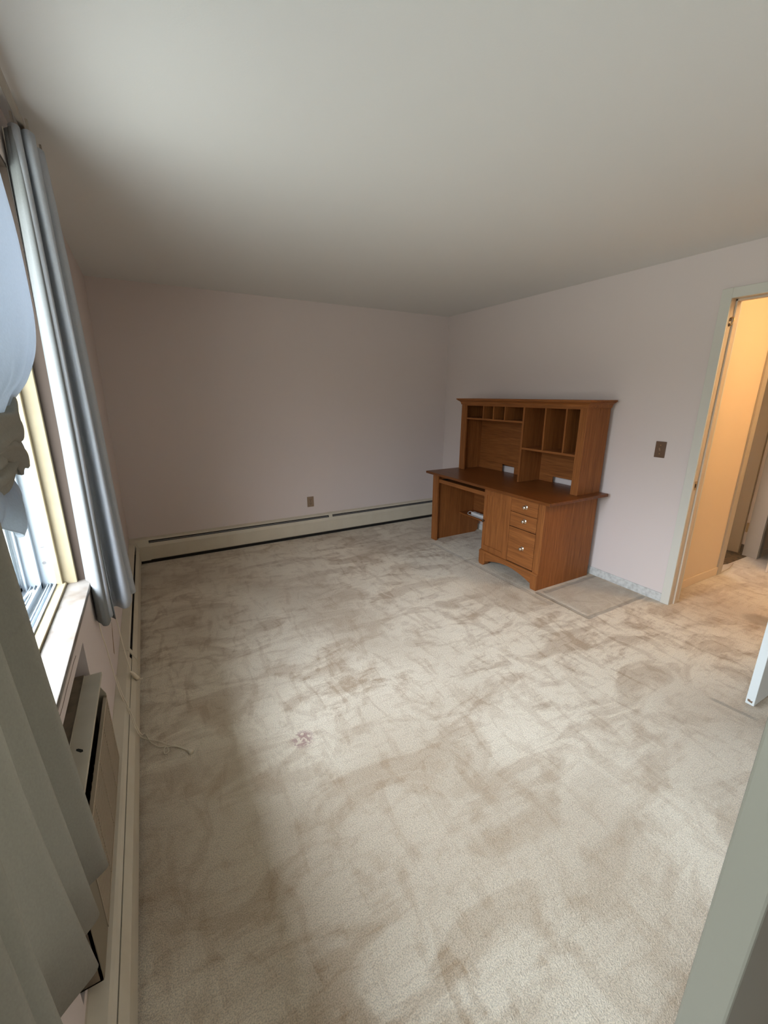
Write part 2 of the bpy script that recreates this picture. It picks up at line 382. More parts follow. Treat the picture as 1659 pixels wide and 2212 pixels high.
structure('baseboard_hall_end', bm, M_hall, bevel=0.003)
# casing of hall side doorway
bm = bmesh.new(); bx(bm, 4.34, 4.40, 1.585, 1.60, 0, 2.11); bx(bm, 4.40, 5.10, 1.585, 1.60, 2.05, 2.11)
bx(bm, 5.10, 5.165, 1.582, 1.60, 0, 2.11); bx(bm, 5.085, 5.10, 1.585, 1.70, 0, 2.05); bx(bm, 4.40, 4.412, 1.585, 1.70, 0, 2.05)
structure('trim_2', bm, mat('hall_trim_paint', (0.46, 0.40, 0.31), 0.45), label='painted casing around the hall side doorway', bevel=0.002)
bm = bmesh.new(); bx(bm, 4.785, 4.915, 1.40, 1.415, 0, H); bx(bm, 4.785, 4.80, 1.345, 1.40, 0, H)
structure('trim_3', bm, mat('pale_pink_paint', (0.66, 0.55, 0.45), 0.5), label='pale painted corner casing farther down the hall', bevel=0.002)
# open door in that doorway
d3 = bpy.data.objects.new('door_3', None); d3.location = (5.06, 1.72, 0); C.objects.link(d3); d3['kind'] = 'structure'; d3['label'] = 'tan door standing open off the hall'
obj('door_slab', box(5.03, 5.065, 1.715, 2.42, 0.03, 2.03), M_tan, d3, bevel=0.002)
for zz in (0.28, 1.80):
    bm = bmesh.new(); tube(bm, [(5.073, 1.706, zz-0.045), (5.073, 1.706, zz+0.045)], 0.007); bx(bm, 5.064, 5.084, 1.700, 1.712, zz-0.044, zz+0.044)
    obj('hinge', bm, M_brass, d3)

# baseboard on right wall, behind and beside the desk
bm = bmesh.new(); bx(bm, W-0.012, W, 1.55, L-0.07, 0, 0.066)
structure('baseboard_right', bm, M_base, bevel=0.003)
bm = bmesh.new(); bx(bm, W-0.012, W, YF, DY0-0.058, 0, 0.066)
structure('baseboard_right_near', bm, M_base, bevel=0.003)

# ------------------------------------------------------------------ doorway, casing and open door of the room
bm = bmesh.new(); cw = 0.057
for x0, x1 in ((W-0.016, W), (W+0.113, W+0.129)):
    bx(bm, x0, x1, DY1, DY1+cw, 0, DZ+cw); bx(bm, x0, x1, DY0-cw, DY0, 0, DZ+cw); bx(bm, x0, x1, DY0, DY1, DZ, DZ+cw)
structure('trim_4', bm, M_trim, label='pale grey-green casing around the bedroom doorway', bevel=0.0025)
bm = bmesh.new()
bx(bm, W, W+0.113, DY1, DY1+0.015, 0, DZ+0.015); bx(bm, W, W+0.113, DY0-0.015, DY0, 0, DZ+0.015); bx(bm, W, W+0.113, DY0, DY1, DZ, DZ+0.015)
bx(bm, W+0.042, W+0.078, DY1-0.011, DY1, 0, DZ); bx(bm, W+0.042, W+0.078, DY0, DY0+0.011, 0, DZ); bx(bm, W+0.042, W+0.078, DY0, DY1, DZ-0.011, DZ)
jamb = structure('trim_5', bm, M_jamb, label='tan door jamb with stop moulding', bevel=0.0015)
bm = bmesh.new(); bx(bm, W+0.006, W+0.030, DY1-0.002, DY1, 0.855, 0.915)
obj('strike_plate', bm, M_brass, jamb)
bm = bmesh.new(); bx(bm, W+0.010, W+0.024, DY1-0.0026, DY1-0.0018, 0.872, 0.898)
obj('strike_hole', bm, M_black, jamb)
# small hook catch high on the jamb
t = thing('hook_latch', 'small brass hook catch high on the left door jamb', 'latch', (W+0.02, DY1-0.003, 1.90))
bm = bmesh.new(); lathe(bm, [(0.001, 0), (0.011, 0), (0.010, 0.003), (0.001, 0.004)], (W+0.02, DY1, 1.915), 'y', 20, -1)
lathe(bm, [(0.001, 0), (0.010, 0), (0.009, 0.003), (0.001, 0.004)], (W+0.018, DY1, 1.885), 'y', 20, -1)
obj('mounting_disc', bm, M_bronze, t)
bm = bmesh.new(); tube(bm, spline([(W+0.02, DY1-0.002, 1.925), (W+0.019, DY1-0.018, 1.922), (W+0.017, DY1-0.020, 1.905), (W+0.016, DY1-0.014, 1.885), (W+0.02, DY1-0.003, 1.882)], 18), 0.0032)
obj('hook', bm, M_brass, t)

d1 = bpy.data.objects.new('door_1', None); d1.location = (W, 0.73, 0); C.objects.link(d1); d1['kind'] = 'structure'; d1['label'] = 'white door standing open at right angles to the right wall'
bm = bmesh.new(); bx(bm, 2.662, W-0.012, 0.713, 0.748, 0.018, 2.02)
obj('door_slab', bm, M_slabW, d1, bevel=0.002)
bm = bmesh.new(); prism(bm, [(0.722, 0.030), (0.740, 0.034), (0.742, 0.044), (0.733, 0.046), (0.728, 0.040), (0.721, 0.043)], 0, 2.6612, 2.6622)
obj('chipped_paint', bm, mat('bare_wood', (0.20, 0.13, 0.08), 0.8), d1)
for zz in (0.3, 1.75):
    bm = bmesh.new(); tube(bm, [(W-0.006, 0.738, zz-0.04), (W-0.006, 0.738, zz+0.04)], 0.006)
    obj('hinge', bm, M_brass, d1)
for s in (-1, 1):
    bm = bmesh.new(); y0 = 0.713 if s < 0 else 0.748
    lathe(bm, [(0.001, 0), (0.030, 0), (0.030, 0.004), (0.011, 0.008), (0.011, 0.03), (0.022, 0.036), (0.027, 0.05), (0.022, 0.064), (0.001, 0.067)], (2.73, y0, 0.92), 'y', 28, s)
    obj('door_knob', bm, M_brass, d1, smooth=True)

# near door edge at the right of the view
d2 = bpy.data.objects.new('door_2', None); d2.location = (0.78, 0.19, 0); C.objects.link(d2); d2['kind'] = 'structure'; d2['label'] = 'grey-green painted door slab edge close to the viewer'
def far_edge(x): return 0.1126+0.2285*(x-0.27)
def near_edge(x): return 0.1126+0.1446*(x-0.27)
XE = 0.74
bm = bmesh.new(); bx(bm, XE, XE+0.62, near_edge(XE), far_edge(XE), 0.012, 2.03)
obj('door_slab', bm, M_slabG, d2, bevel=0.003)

# ------------------------------------------------------------------ window
bm = bmesh.new(); bx(bm, -0.072, 0.004, WY0, WY1, WZ0+0.0006, WZ0+0.005)
bx(bm, 0.0006, 0.005, WY0, WY1, WZ0-0.012, WZ0+0.0006)
structure('window_sill', bm, M_sill, label='stained stone sill of the window', bevel=0.004)
win = bpy.data.objects.new('window_1', None); win.location = (-0.1, (WY0+WY1)/2, WZ0); C.objects.link(win); win['kind'] = 'structure'; win['label'] = 'wide white sliding window'
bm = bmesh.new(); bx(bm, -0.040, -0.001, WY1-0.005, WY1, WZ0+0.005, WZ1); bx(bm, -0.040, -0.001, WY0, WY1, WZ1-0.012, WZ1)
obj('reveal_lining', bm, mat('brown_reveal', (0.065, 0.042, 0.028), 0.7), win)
# cream wooden inner frame
bm = bmesh.new()
bx(bm, -0.100, -0.072, WY0, WY1, WZ0-0.02, WZ0+0.014)
bx(bm, -0.100, -0.040, WY1-0.022, WY1, WZ0, WZ1); bx(bm, -0.100, -0.082, WY1-0.040, WY1-0.022, WZ0, WZ1)
bx(bm, -0.100, -0.040, WY0, WY0+0.022, WZ0, WZ1)
bx(bm, -0.100, -0.040, WY0, WY1, WZ1-0.03, WZ1)
obj('wooden_frame', bm, M_cream, win, bevel=0.002)
# white vinyl outer frame with channels
bm = bmesh.new()
bx(bm, -0.215, -0.100, WY0, WY1, WZ0-0.02, WZ0+0.004)
for x0, x1, z in ((-0.108, -0.100, 0.020), (-0.122, -0.119, 0.016), (-0.130, -0.127, 0.016), (-0.152, -0.145, 0.026), (-0.168, -0.165, 0.018), (-0.180, -0.177, 0.018), (-0.215, -0.205, 0.034)):
    bx(bm, x0, x1, WY0, WY1, WZ0, WZ0+z)
for s, y in ((1, WY1), (-1, WY0)):
    ya, yb = sorted((y-s*0.016, y)); bx(bm, -0.215, -0.100, ya, yb, WZ0, WZ1)
    for x0, x1, d in ((-0.108, -0.100, 0.036), (-0.152, -0.145, 0.034), (-0.194, -0.188, 0.030), (-0.215, -0.205, 0.045)):
        ya, yb = sorted((y-s*d, y-s*0.016)); bx(bm, x0, x1, ya, yb, WZ0, WZ1)
bx(bm, -0.215, -0.100, WY0, WY1, WZ1-0.035, WZ1)
obj('vinyl_frame', bm, M_vinyl, win, bevel=0.001)
# two sliding sashes, both at the near half
for nm, xs, ya, yb in (('sash', -0.138, WY0+0.02, 1.06), ('sash', -0.172, WY0+0.02, 1.02)):
    bm = bmesh.new()
    bx(bm, xs-0.010, xs+0.010, ya, ya+0.04, WZ0+0.028, WZ1-0.036); bx(bm, xs-0.010, xs+0.010, yb-0.04, yb, WZ0+0.028, WZ1-0.036)
    bx(bm, xs-0.010, xs+0.010, ya+0.04, yb-0.04, WZ0+0.028, WZ0+0.07); bx(bm, xs-0.010, xs+0.010, ya+0.04, yb-0.04, WZ1-0.08, WZ1-0.036)
    s = obj(nm, bm, M_vinyl, win, bevel=0.002)
    bm = bmesh.new(); bx(bm, xs-0.002, xs+0.002, ya+0.04, yb-0.04, WZ0+0.07, WZ1-0.08)
    obj('pane', bm, M_glass, s)
bm = bmesh.new(); bx(bm, -0.200, -0.197, 1.02, WY1-0.03, WZ0+0.03, WZ1-0.036)
obj('storm_pane', bm, M_glass, win)
# weather strip loop lying in the bottom track
bm = bmesh.new()
tube(bm, spline([(-0.196, 1.45, WZ0+0.010), (-0.192, 1.70, WZ0+0.012), (-0.178, 1.88, WZ0+0.014), (-0.166, 1.925, WZ0+0.016), (-0.158, 1.88, WZ0+0.014), (-0.158, 1.70, WZ0+0.012), (-0.160, 1.45, WZ0+0.010)], 40), 0.0042)
obj('weather_strip', bm, mat('grey_gasket', (0.5, 0.5, 0.48), 0.6), win, smooth=True)
bm = bmesh.new(); lathe(bm, [(0.0005, 0), (0.006, 0), (0.0055, 0.0012), (0.0005, 0.0014)], (-0.126, WY1-0.016, 0.868), 'y', 18, -1)
bx(bm, -0.126, -0.116, WY1-0.0172, WY1-0.016, 0.927, 0.930)
obj('screw_hole', bm, M_fin, win)
# crack and stain in the wall under the window
bm = bmesh.new(); pts = [(1.19, 0.7315), (1.25, 0.7295), (1.31, 0.7318), (1.38, 0.7302), (1.44, 0.7312), (1.483, 0.727)]
A = [bm.verts.new((0.0006, y, z+0.0011)) for y, z in pts]; B = [bm.verts.new((0.0006, y, z-0.0011)) for y, z in pts]
A2 = [bm.verts.new((-0.0006, y, z+0.0011)) for y, z in pts]; B2 = [bm.verts.new((-0.0006, y, z-0.0011)) for y, z in pts]
for i in range(len(pts)-1):
    bm.faces.new((A[i], A[i+1], B[i+1], B[i])); bm.faces.new((A[i], A2[i], A2[i+1], A[i+1])); bm.faces.new((B[i], B[i+1], B2[i+1], B2[i]))
obj('plaster_crack', bm, M_rust, wall_left)
bm = bmesh.new(); prism(bm, [(2.297, 0.42), (2.285, 0.40), (2.262, 0.385), (2.245, 0.37), (2.215, 0.345), (2.190, 0.315), (2.20, 0.30), (2.215, 0.315), (2.235, 0.345), (2.262, 0.365), (2.285, 0.39)], 0, -0.001, 0.0008)
obj('wall_gouge', bm, mat('gouge_brown', (0.30, 0.19, 0.09), 0.9), wall_left)

# ------------------------------------------------------------------ through-wall air conditioner
AY0, AY1, AZ0, AZ1, AX = 0.925, 1.587, 0.247, 0.592, 0.036
t = thing('wall_air_conditioner', 'old almond and brown air conditioner set in the wall under the window', 'air conditioner', (0.0, 1.25, 0.25))
bm = bmesh.new()                      # sleeve: bottom, ends, back and inner top
bx(bm, -0.21, AX-0.004, AY0, AY1, AZ0, AZ0+0.004); bx(bm, -0.21, AX-0.002, AY0, AY0+0.004, AZ0, AZ1-0.004)
bx(bm, -0.21, -0.206, 0.90, 1.61, AZ0, 0.70); bx(bm, -0.206, -0.012, 0.905, 1.606, AZ1-0.012, AZ1-0.007); bx(bm, -0.21, -0.012, AY0, AY1, AZ1-0.006, AZ1-0.003)
bx(bm, -0.21, 0.0, AY1-0.004, AY1, AZ0, AZ1-0.004)
obj('sleeve', bm, M_rust, t)
bm = bmesh.new(); bx(bm, -0.0115, AX, AY0, AY1, AZ1-0.004, AZ1); bx(bm, AX-0.003, AX, AY0, AY1, AZ1-0.012, AZ1-0.004)
bx(bm, -0.0115, -0.0095, AY0, AY1, AZ1, AZ1+0.004)
tp = obj('top_cover', bm, M_ac, t, bevel=0.0008)
bm = bmesh.new(); prism(bm, [(0.005, 1.243), (0.016, 1.231), (0.021, 1.232), (0.020, 1.239), (0.010, 1.248), (0.005, 1.249)], 2, AZ1-0.0001, AZ1+0.0006)
obj('chip', bm, M_dark, tp)
bm = bmesh.new(); bx(bm, 0.0, AX, AY1-0.003, AY1, 0.247, 0.39); prism(bm, [(0.0, 0.39), (AX, 0.39), (AX, 0.51), (0.004, AZ1-0.004), (0.0, AZ1-0.004)], 1, AY1-0.003, AY1)
obj('end_panel', bm, M_ac, t)
bm = bmesh.new(); z = 0.262
gy0, gy1 = 1.03, 1.578
while z < 0.492:
    prism(bm, [(AX-0.002, z), (AX-0.0006, z), (AX, z+0.0008), (AX, z+0.0038), (AX-0.002, z+0.0042)], 1, gy0, gy1); z += 0.0112
for y in (gy0, 1.16, 1.30, 1.44, gy1-0.006): bx(bm, AX-0.004, AX+0.0008, y, y+0.003, 0.252, 0.50)
bx(bm, AX-0.008, AX+0.001, gy0, gy1, 0.496, 0.503); bx(bm, AX-0.008, AX+0.001, gy0, gy1, 0.249, 0.256)
bx(bm, AX-0.008, AX+0.001, gy1-0.004, gy1+0.004, 0.249, 0.503)
obj('front_grille', bm, M_acbrown, t)
bm = bmesh.new(); bx(bm, AX-0.0035, AX-0.0018, gy0, gy1, 0.25, 0.498)
obj('filter', bm, mat('filter_mesh', (0.07, 0.05, 0.035), 0.9), t)
bm = bmesh.new(); bx(bm, AX-0.010, AX, AY0, gy0-0.002, 0.249, AZ1-0.013)
obj('control_panel', bm, mat('olive_brown_panel', (0.22, 0.18, 0.12), 0.55), t, bevel=0.002)
bm = bmesh.new()
for i in range(12): bx(bm, -0.09+0.0, -0.02, 1.13+i*0.036, 1.1335+i*0.036, 0.30, 0.56)
bx(bm, -0.15, -0.10, AY0+0.01, AY1-0.01, 0.26, 0.585)
obj('coil', bm, mat('coil_dark', (0.035, 0.025, 0.02), 0.8), t)

# ------------------------------------------------------------------ baseboard heaters
def heater_left(y0, y1, slots, closed):
    t = thing('baseboard_heater', 'almond baseboard heater running along the window wall', 'heater', (0.03, (y0+y1)/2, 0))
    bm = bmesh.new(); prism(bm, [(0, 0.02), (0.004, 0.02), (0.004, 0.221), (0.038, 0.212), (0.044, 0.205), (0.0455, 0.2075), (0.039, 0.2155), (0.004, 0.226), (0, 0.226)], 1, y0, y1)
    obj('back_panel', bm, M_heat, t)
    bm = bmesh.new(); prism(bm, [(0.0535, 0.186), (0.0665, 0.152), (0.0685, 0.148), (0.0685, 0.036), (0.062, 0.026), (0.062, 0.028), (0.0665, 0.037), (0.0665, 0.147), (0.0515, 0.185)], 1, y0, y1)
    obj('front_panel', bm, M_heat, t)
    for a, b in slots:
        bm = bmesh.new(); prism(bm, [(0.027, 0.180), (0.034, 0.180), (0.030, 0.196), (0.027, 0.196)], 1, a, b); obj('damper', bm, M_fin, t)
    for a, b in closed:
        bm = bmesh.new(); prism(bm, [(0.0405, 0.2120), (0.0515, 0.1905), (0.0490, 0.1885), (0.0390, 0.2090)], 1, a, b); obj('damper', bm, M_heat, t)
    bm = bmesh.new(); bx(bm, 0.006, 0.05, y0, y1, 0.06, 0.13); obj('fin_tube', bm, M_fin, t)
    obj('toe_gap_shade', box(0.056, 0.060, y0, y1, 0.0, 0.05), M_dark, t)  # black sheet painting the shade under the front panel
    obj('slot_shade', box(0.0045, 0.008, y0, y1, 0.10, 0.212), M_dark, t)  # black sheet added behind the slot to stand for the shade inside
    return t
hl = heater_left(YF+0.02, L-0.07, [(2.40, L-0.10)], [(YF+0.02, 2.31)])
bm = bmesh.new(); prism(bm, [(0.0, 0.2275), (0.005, 0.2275), (0.041, 0.2168), (0.055, 0.189), (0.0698, 0.153), (0.0698, 0.035), (0.066, 0.035), (0.066, 0.150), (0.052, 0.186), (0.038, 0.212), (0.0, 0.222)], 1, 2.352, 2.388)
obj('joint_cover', bm, M_heat, hl)
bm = bmesh.new(); prism(bm, [(0.0, 0.2282), (0.005, 0.2282), (0.042, 0.2172), (0.056, 0.1895), (0.0705, 0.153), (0.0705, 0.022), (0.0, 0.022)], 1, L-0.15, L-0.0705)
obj('corner_piece', bm, M_heat, hl)
def heater_back(x0, x1):
    t = thing('baseboard_heater', 'almond baseboard heater along the far wall, below the tan outlet', 'heater', ((x0+x1)/2, L-0.03, 0))
    pr = lambda P: [(L-a, z) for a, z in P]
    bm = bmesh.new(); prism(bm, pr([(0, 0.02), (0.004, 0.02), (0.004, 0.221), (0.038, 0.212), (0.044, 0.205), (0.0455, 0.2075), (0.039, 0.2155), (0.004, 0.226), (0, 0.226)]), 0, x0, x1)
    obj('back_panel', bm, M_heat, t)
    bm = bmesh.new(); prism(bm, pr([(0.0535, 0.184), (0.0665, 0.160), (0.0685, 0.155), (0.0685, 0.040), (0.062, 0.030), (0.062, 0.032), (0.0665, 0.041), (0.0665, 0.154), (0.0515, 0.183)]), 0, x0, x1)
    obj('front_panel', bm, M_heat, t)
    bm = bmesh.new(); prism(bm, pr([(0.027, 0.180), (0.032, 0.180), (0.030, 0.193), (0.027, 0.193)]), 0, 0.15, 1.873); obj('damper', bm, M_fin, t)
    bm = bmesh.new(); prism(bm, pr([(0.027, 0.180), (0.032, 0.180), (0.030, 0.193), (0.027, 0.193)]), 0, 1.915, x1-0.02); obj('damper', bm, M_fin, t)
    bm = bmesh.new(); bx(bm, x0, x1, L-0.05, L-0.006, 0.06, 0.13); obj('fin_tube', bm, M_fin, t)
    bm = bmesh.new(); prism(bm, pr([(0.0, 0.2275), (0.005, 0.2275), (0.041, 0.2168), (0.055, 0.187), (0.0698, 0.160), (0.0698, 0.038), (0.066, 0.038), (0.066, 0.157), (0.052, 0.184), (0.038, 0.212), (0.0, 0.222)]), 0, 1.873, 1.915)
    obj('joint_cover', bm, M_heat, t)
    bm = bmesh.new(); prism(bm, pr([(0.0, 0.2282), (0.005, 0.2282), (0.042, 0.2172), (0.056, 0.1895), (0.0705, 0.160), (0.0705, 0.028), (0.0, 0.028)]), 0, 0.001, 0.148)
    obj('corner_piece', bm, M_heat, t)
    obj('toe_gap_shade', box(x0+0.07, x1, L-0.060, L-0.056, 0.0, 0.05), M_dark, t)  # shade below the front panel, put in as a black sheet
    obj('slot_shade', box(x0+0.1, x1, L-0.008, L-0.0045, 0.10, 0.212), M_dark, t)  # shade inside the slot, put in as a black backing sheet
heater_back(0.0, W-0.001)

# ------------------------------------------------------------------ outlet and switch
t = thing('wall_outlet', 'tan duplex outlet on the far wall above the heater', 'outlet', (1.689, L, 0.369))
bm = bmesh.new(); bx(bm, 1.653, 1.725, L-0.006, L, 0.313, 0.424); obj('cover_plate', bm, M_outlet, t, bevel=0.002)
for zc in (0.349, 0.388):
    bm = bmesh.new(); lathe(bm, [(0.001, 0), (0.0165, 0), (0.0160, 0.0025), (0.001, 0.003)], (1.689, L-0.0055, zc), 'y', 24, -1)
    f = obj('socket', bm, M_outlet, t)
    bm = bmesh.new()
    for dx in (-0.0065, 0.0065): bx(bm, 1.689+dx-0.0015, 1.689+dx+0.0015, L-0.0092, L-0.0082, zc-0.001, zc+0.009)
    lathe(bm, [(0.0005, 0), (0.003, 0), (0.003, 0.001), (0.0005, 0.0011)], (1.689, L-0.0082, zc-0.008), 'y', 10, -1)
    obj('slot', bm, M_black, f)
bm = bmesh.new(); lathe(bm, [(0.0005, 0), (0.003, 0), (0.0025, 0.0012), (0.0005, 0.0014)], (1.689, L-0.006, 0.3685), 'y', 12, -1); obj('screw', bm, M_bronze, t)

t = thing('light_switch', 'brown toggle switch plate on the right wall between desk and door', 'switch', (W, 1.745, 1.102))
bm = bmesh.new(); bx(bm, W-0.007, W, 1.710, 1.780, 1.045, 1.158); obj('cover_plate', bm, M_plate, t, bevel=0.002)
bm = bmesh.new(); prism(bm, [(W-0.006, 1.090), (W-0.019, 1.109), (W-0.016, 1.115), (W-0.006, 1.113)], 1, 1.740, 1.750); obj('toggle', bm, mat('toggle_brown', (0.30, 0.20, 0.13), 0.3), t, bevel=0.001)
for zc in (1.072, 1.132):
    bm = bmesh.new(); lathe(bm, [(0.0005, 0), (0.0035, 0), (0.003, 0.0014), (0.0005, 0.0018)], (W-0.007, 1.745, zc), 'x', 12, -1); obj('screw', bm, M_brass, t)

# ------------------------------------------------------------------ desk
DX0, DX1, Y0, Y1 = 2.755, 3.385, 2.120, 3.525
t = thing('computer_desk', 'brown oak computer desk against the right wall with open kneehole and drawers', 'desk', ((DX0+DX1)/2, (Y0+Y1)/2, 0))
desk = t
bm = bmesh.new(); bx(bm, 2.716, 3.392, 2.052, 3.605, 0.696, 0.720); obj('worktop', bm, WTOP, t, bevel=0.004)
bm = bmesh.new(); bx(bm, DX0+0.012, DX1-0.02, Y0, Y0+0.018, 0.0, 0.696); obj('side_panel', bm, WZ, t, bevel=0.001)
bm = bmesh.new(); prism(bm, [(DX0+0.018, 0.0), (3.325, 0.0), (3.362, 0.030), (3.362, 0.085), (DX1-0.01, 0.085), (DX1-0.01, 0.696), (DX0+0.018, 0.696)], 1, 3.490, 3.508); obj('side_panel', bm, WZ, t, bevel=0.001)
bm = bmesh.new(); bx(bm, DX0, DX0+0.020, 3.448, 3.530, 0.0, 0.696); obj('leg_post', bm, WZ, t, bevel=0.002)
bm = bmesh.new(); bx(bm, DX0+0.018, DX1-0.02, 2.750, 2.766, 0.004, 0.696); obj('partition', bm, WZ, t, bevel=0.001)
bm = bmesh.new(); bx(bm, DX1-0.035, DX1-0.028, Y0+0.018, 2.75, 0.05, 0.69); obj('back_panel', bm, WZ, t)
bm = bmesh.new(); bx(bm, 3.285, 3.297, 2.766, 3.490, 0.245, 0.696); obj('back_panel', bm, WYm, t)
bm = bmesh.new(); bx(bm, 3.085, 3.285, 2.766, 3.490, 0.243, 0.259); lower_shelf = obj('shelf', bm, WYm, t, bevel=0.001)
# keyboard tray
bm = bmesh.new(); bx(bm, DX0+0.014, DX0+0.030, 2.756, 3.446, 0.618, 0.654); bx(bm, DX0+0.03, 3.15, 2.78, 3.43, 0.622, 0.634)
tr = obj('keyboard_tray', bm, WYm, t, bevel=0.001)
for ya in (2.767, 3.432): obj('runner', box(DX0+0.03, 3.17, ya, ya+0.012, 0.62, 0.65), M_black, tr)
# pedestal front
bm = bmesh.new(); bx(bm, DX0, DX0+0.018, Y0-0.001, Y0+0.060, 0.10, 0.696); obj('corner_stile', bm, WZ, t, bevel=0.002)
bm = bmesh.new()
bx(bm, DX0+0.002, DX0+0.018, 2.735, 2.768, 0.135, 0.690); bx(bm, DX0+0.002, DX0+0.018, 2.457, 2.735-0.215, 0.135, 0.690)
bx(bm, DX0+0.002, DX0+0.018, 2.52, 2.735, 0.640, 0.690); bx(bm, DX0+0.002, DX0+0.018, 2.52, 2.735, 0.135, 0.185)
bx(bm, DX0+0.009, DX0+0.016, 2.515, 2.740, 0.180, 0.645)
dr = obj('cabinet_door', bm, WZ, t, bevel=0.0025)
bm = bmesh.new(); lathe(bm, [(0.004, 0), (0.004, 0.010), (0.011, 0.014), (0.012, 0.020), (0.009, 0.026), (0.001, 0.028)], (DX0+0.002, 2.748, 0.408), 'x', 20, -1)
obj('knob', bm, M_bronze, dr, smooth=True)
for z0, z1, zk in ((0.569, 0.690, 0.631), (0.447, 0.565, 0.517), (0.143, 0.440, 0.290)):
    bm = bmesh.new(); bx(bm, DX0, DX0+0.017, 2.184, 2.452, z0, z1)
    d = obj('drawer', bm, WYm, t, bevel=0.0018)
    yk = 2.300
    bm = bmesh.new(); lathe(bm, [(0.001, 0), (0.0185, 0), (0.0175, 0.002), (0.009, 0.0035), (0.0065, 0.006), (0.0065, 0.012), (0.0125, 0.017), (0.0150, 0.023), (0.0125, 0.029), (0.001, 0.032)], (DX0, yk, zk), 'x', 28, -1)
    obj('knob', bm, M_knob, d, smooth=True)
bm = bmesh.new(); bx(bm, DX0+0.019, DX0+0.021, 2.19, 2.76, 0.135, 0.69); obj('carcass_gap', bm, M_black, t)
# arched base with block feet
prof = [(2.745, 0.128), (2.745, 0.066)]
for i in range(15):
    u = i/14; prof.append((2.690-(2.690-2.190)*u, 0.040+0.052*math.sin(PI*u)**0.9 if 0 < u < 1 else 0.040))
prof += [(2.135, 0.040), (2.135, 0.128)]
bm = bmesh.new(); prism(bm, [(2.745, 0.128), (2.745, 0.038)]+prof[2:-2]+[(2.135, 0.038), (2.135, 0.128)], 0, DX0-0.006, DX0+0.010)
obj('arched_rail', bm, WYm, t, bevel=0.001)
bm = bmesh.new(); prism(bm, [(DX0-0.016, 0.118), (DX0-0.012, 0.128), (DX0-0.004, 0.135), (DX0+0.012, 0.135), (DX0+0.012, 0.118)], 1, 2.118, 2.774)
obj('base_moulding', bm, WYm, t, bevel=0.0008)
for a, b, c in ((2.118, 2.180, 1), (2.700, 2.774, -1)):
    bm = bmesh.new()
    o_ = [(a, 0.12), (b, 0.12), (b, 0.03), (b-0.008, 0.0), (a+0.001, 0.0)] if c > 0 else [(a, 0.12), (b, 0.12), (b, 0.02), (b-0.012, 0.0), (a+0.014, 0.0), (a, 0.02)]
    prism(bm, o_, 0, DX0-0.012, DX0+0.045); obj('foot', bm, WZ, t, bevel=0.0015)

# ------------------------------------------------------------------ hutch
HX0, HX1, HY0, HY1, HZ0, HZ1 = 3.100, 3.375, 2.122, 3.553, 0.7205, 1.396
t = thing('desk_hutch', 'brown oak shelf hutch with pigeonholes standing on the desk', 'hutch', ((HX0+HX1)/2, (HY0+HY1)/2, HZ0))
bm = bmesh.new(); bx(bm, HX0+0.018, HX1, HY0+0.003, HY0+0.018, HZ0, HZ1); obj('side_panel', bm, WZ, t)
bm = bmesh.new(); bx(bm, HX0+0.018, HX1, HY1-0.018, HY1-0.003, HZ0, HZ1); obj('side_panel', bm, WZ, t)
bm = bmesh.new(); bx(bm, HX0, HX0+0.019, HY0, HY0+0.064, HZ0, HZ1); obj('front_post', bm, WZ, t, bevel=0.002)
bm = bmesh.new(); bx(bm, HX0, HX0+0.019, HY1-0.076, HY1, HZ0, HZ1); obj('front_post', bm, WZ, t, bevel=0.002)
bm = bmesh.new(); bx(bm, HX0+0.002, HX0+0.018, HY0+0.064, HY1-0.076, 1.368, HZ1); obj('top_rail', bm, WYm, t, bevel=0.001)
bm = bmesh.new(); bx(bm, HX0+0.018, HX1-0.008, HY0+0.018, HY1-0.018, 1.380, 1.396); obj('top_panel', bm, WYm, t)
# crown: cove moulding mitred around front and sides
cp = [(0.0, 1.378), (0.005, 1.378), (0.007, 1.390), (0.012, 1.402), (0.022, 1.412), (0.034, 1.418), (0.034, 1.423), (0.042, 1.424), (0.042, 1.436), (0.0, 1.436)]
bm = bmesh.new(); rings = []
for cx, cy, sx_, sy_ in ((HX1, HY0, 0, -1), (HX0, HY0, -1, -1), (HX0, HY1, -1, 1), (HX1, HY1, 0, 1)):
    rings.append([bm.verts.new((cx+sx_*p, cy+sy_*p, z)) for p, z in cp])
for A, B in zip(rings, rings[1:]):
    n_ = len(cp)
    for k in range(n_): bm.faces.new((A[k], A[(k+1) % n_], B[(k+1) % n_], B[k]))
bm.faces.new(rings[0]); bm.faces.new(rings[-1][::-1])
bx(bm, HX0+0.001, HX1, HY0+0.001, HY1-0.001, 1.428, 1.4355)
obj('crown_moulding', bm, WYm, t)
bm = bmesh.new(); bx(bm, HX0+0.006, HX1-0.006, 2.722, 2.742, HZ0, 1.380); obj('divider', bm, WZ, t, bevel=0.0008)
slab = bmesh.new(); slab_with_holes(slab, 0, HX1-0.006, HX1, (HY0+0.018, HY1-0.018), (HZ0, 1.396), [(3.036, 3.197, HZ0-0.1, 0.786), (2.300, 2.575, HZ0-0.1, 0.773)])
prism(slab, [(3.036, 0.786), (3.197, 0.786), (3.197, 0.797), (3.175, 0.794), (3.116, 0.7895), (3.058, 0.7885), (3.036, 0.787)], 0, HX1-0.006, HX1)
obj('back_panel', slab, WYm, t)
bm = bmesh.new(); bx(bm, HX0+0.006, HX1-0.006, 2.742, HY1-0.018, 1.236, 1.252); obj('shelf', bm, WYm, t, bevel=0.0008)
bm = bmesh.new(); bx(bm, HX0+0.006, HX1-0.006, HY0+0.018, 2.722, 1.012, 1.030); obj('shelf', bm, WYm, t, bevel=0.0008)
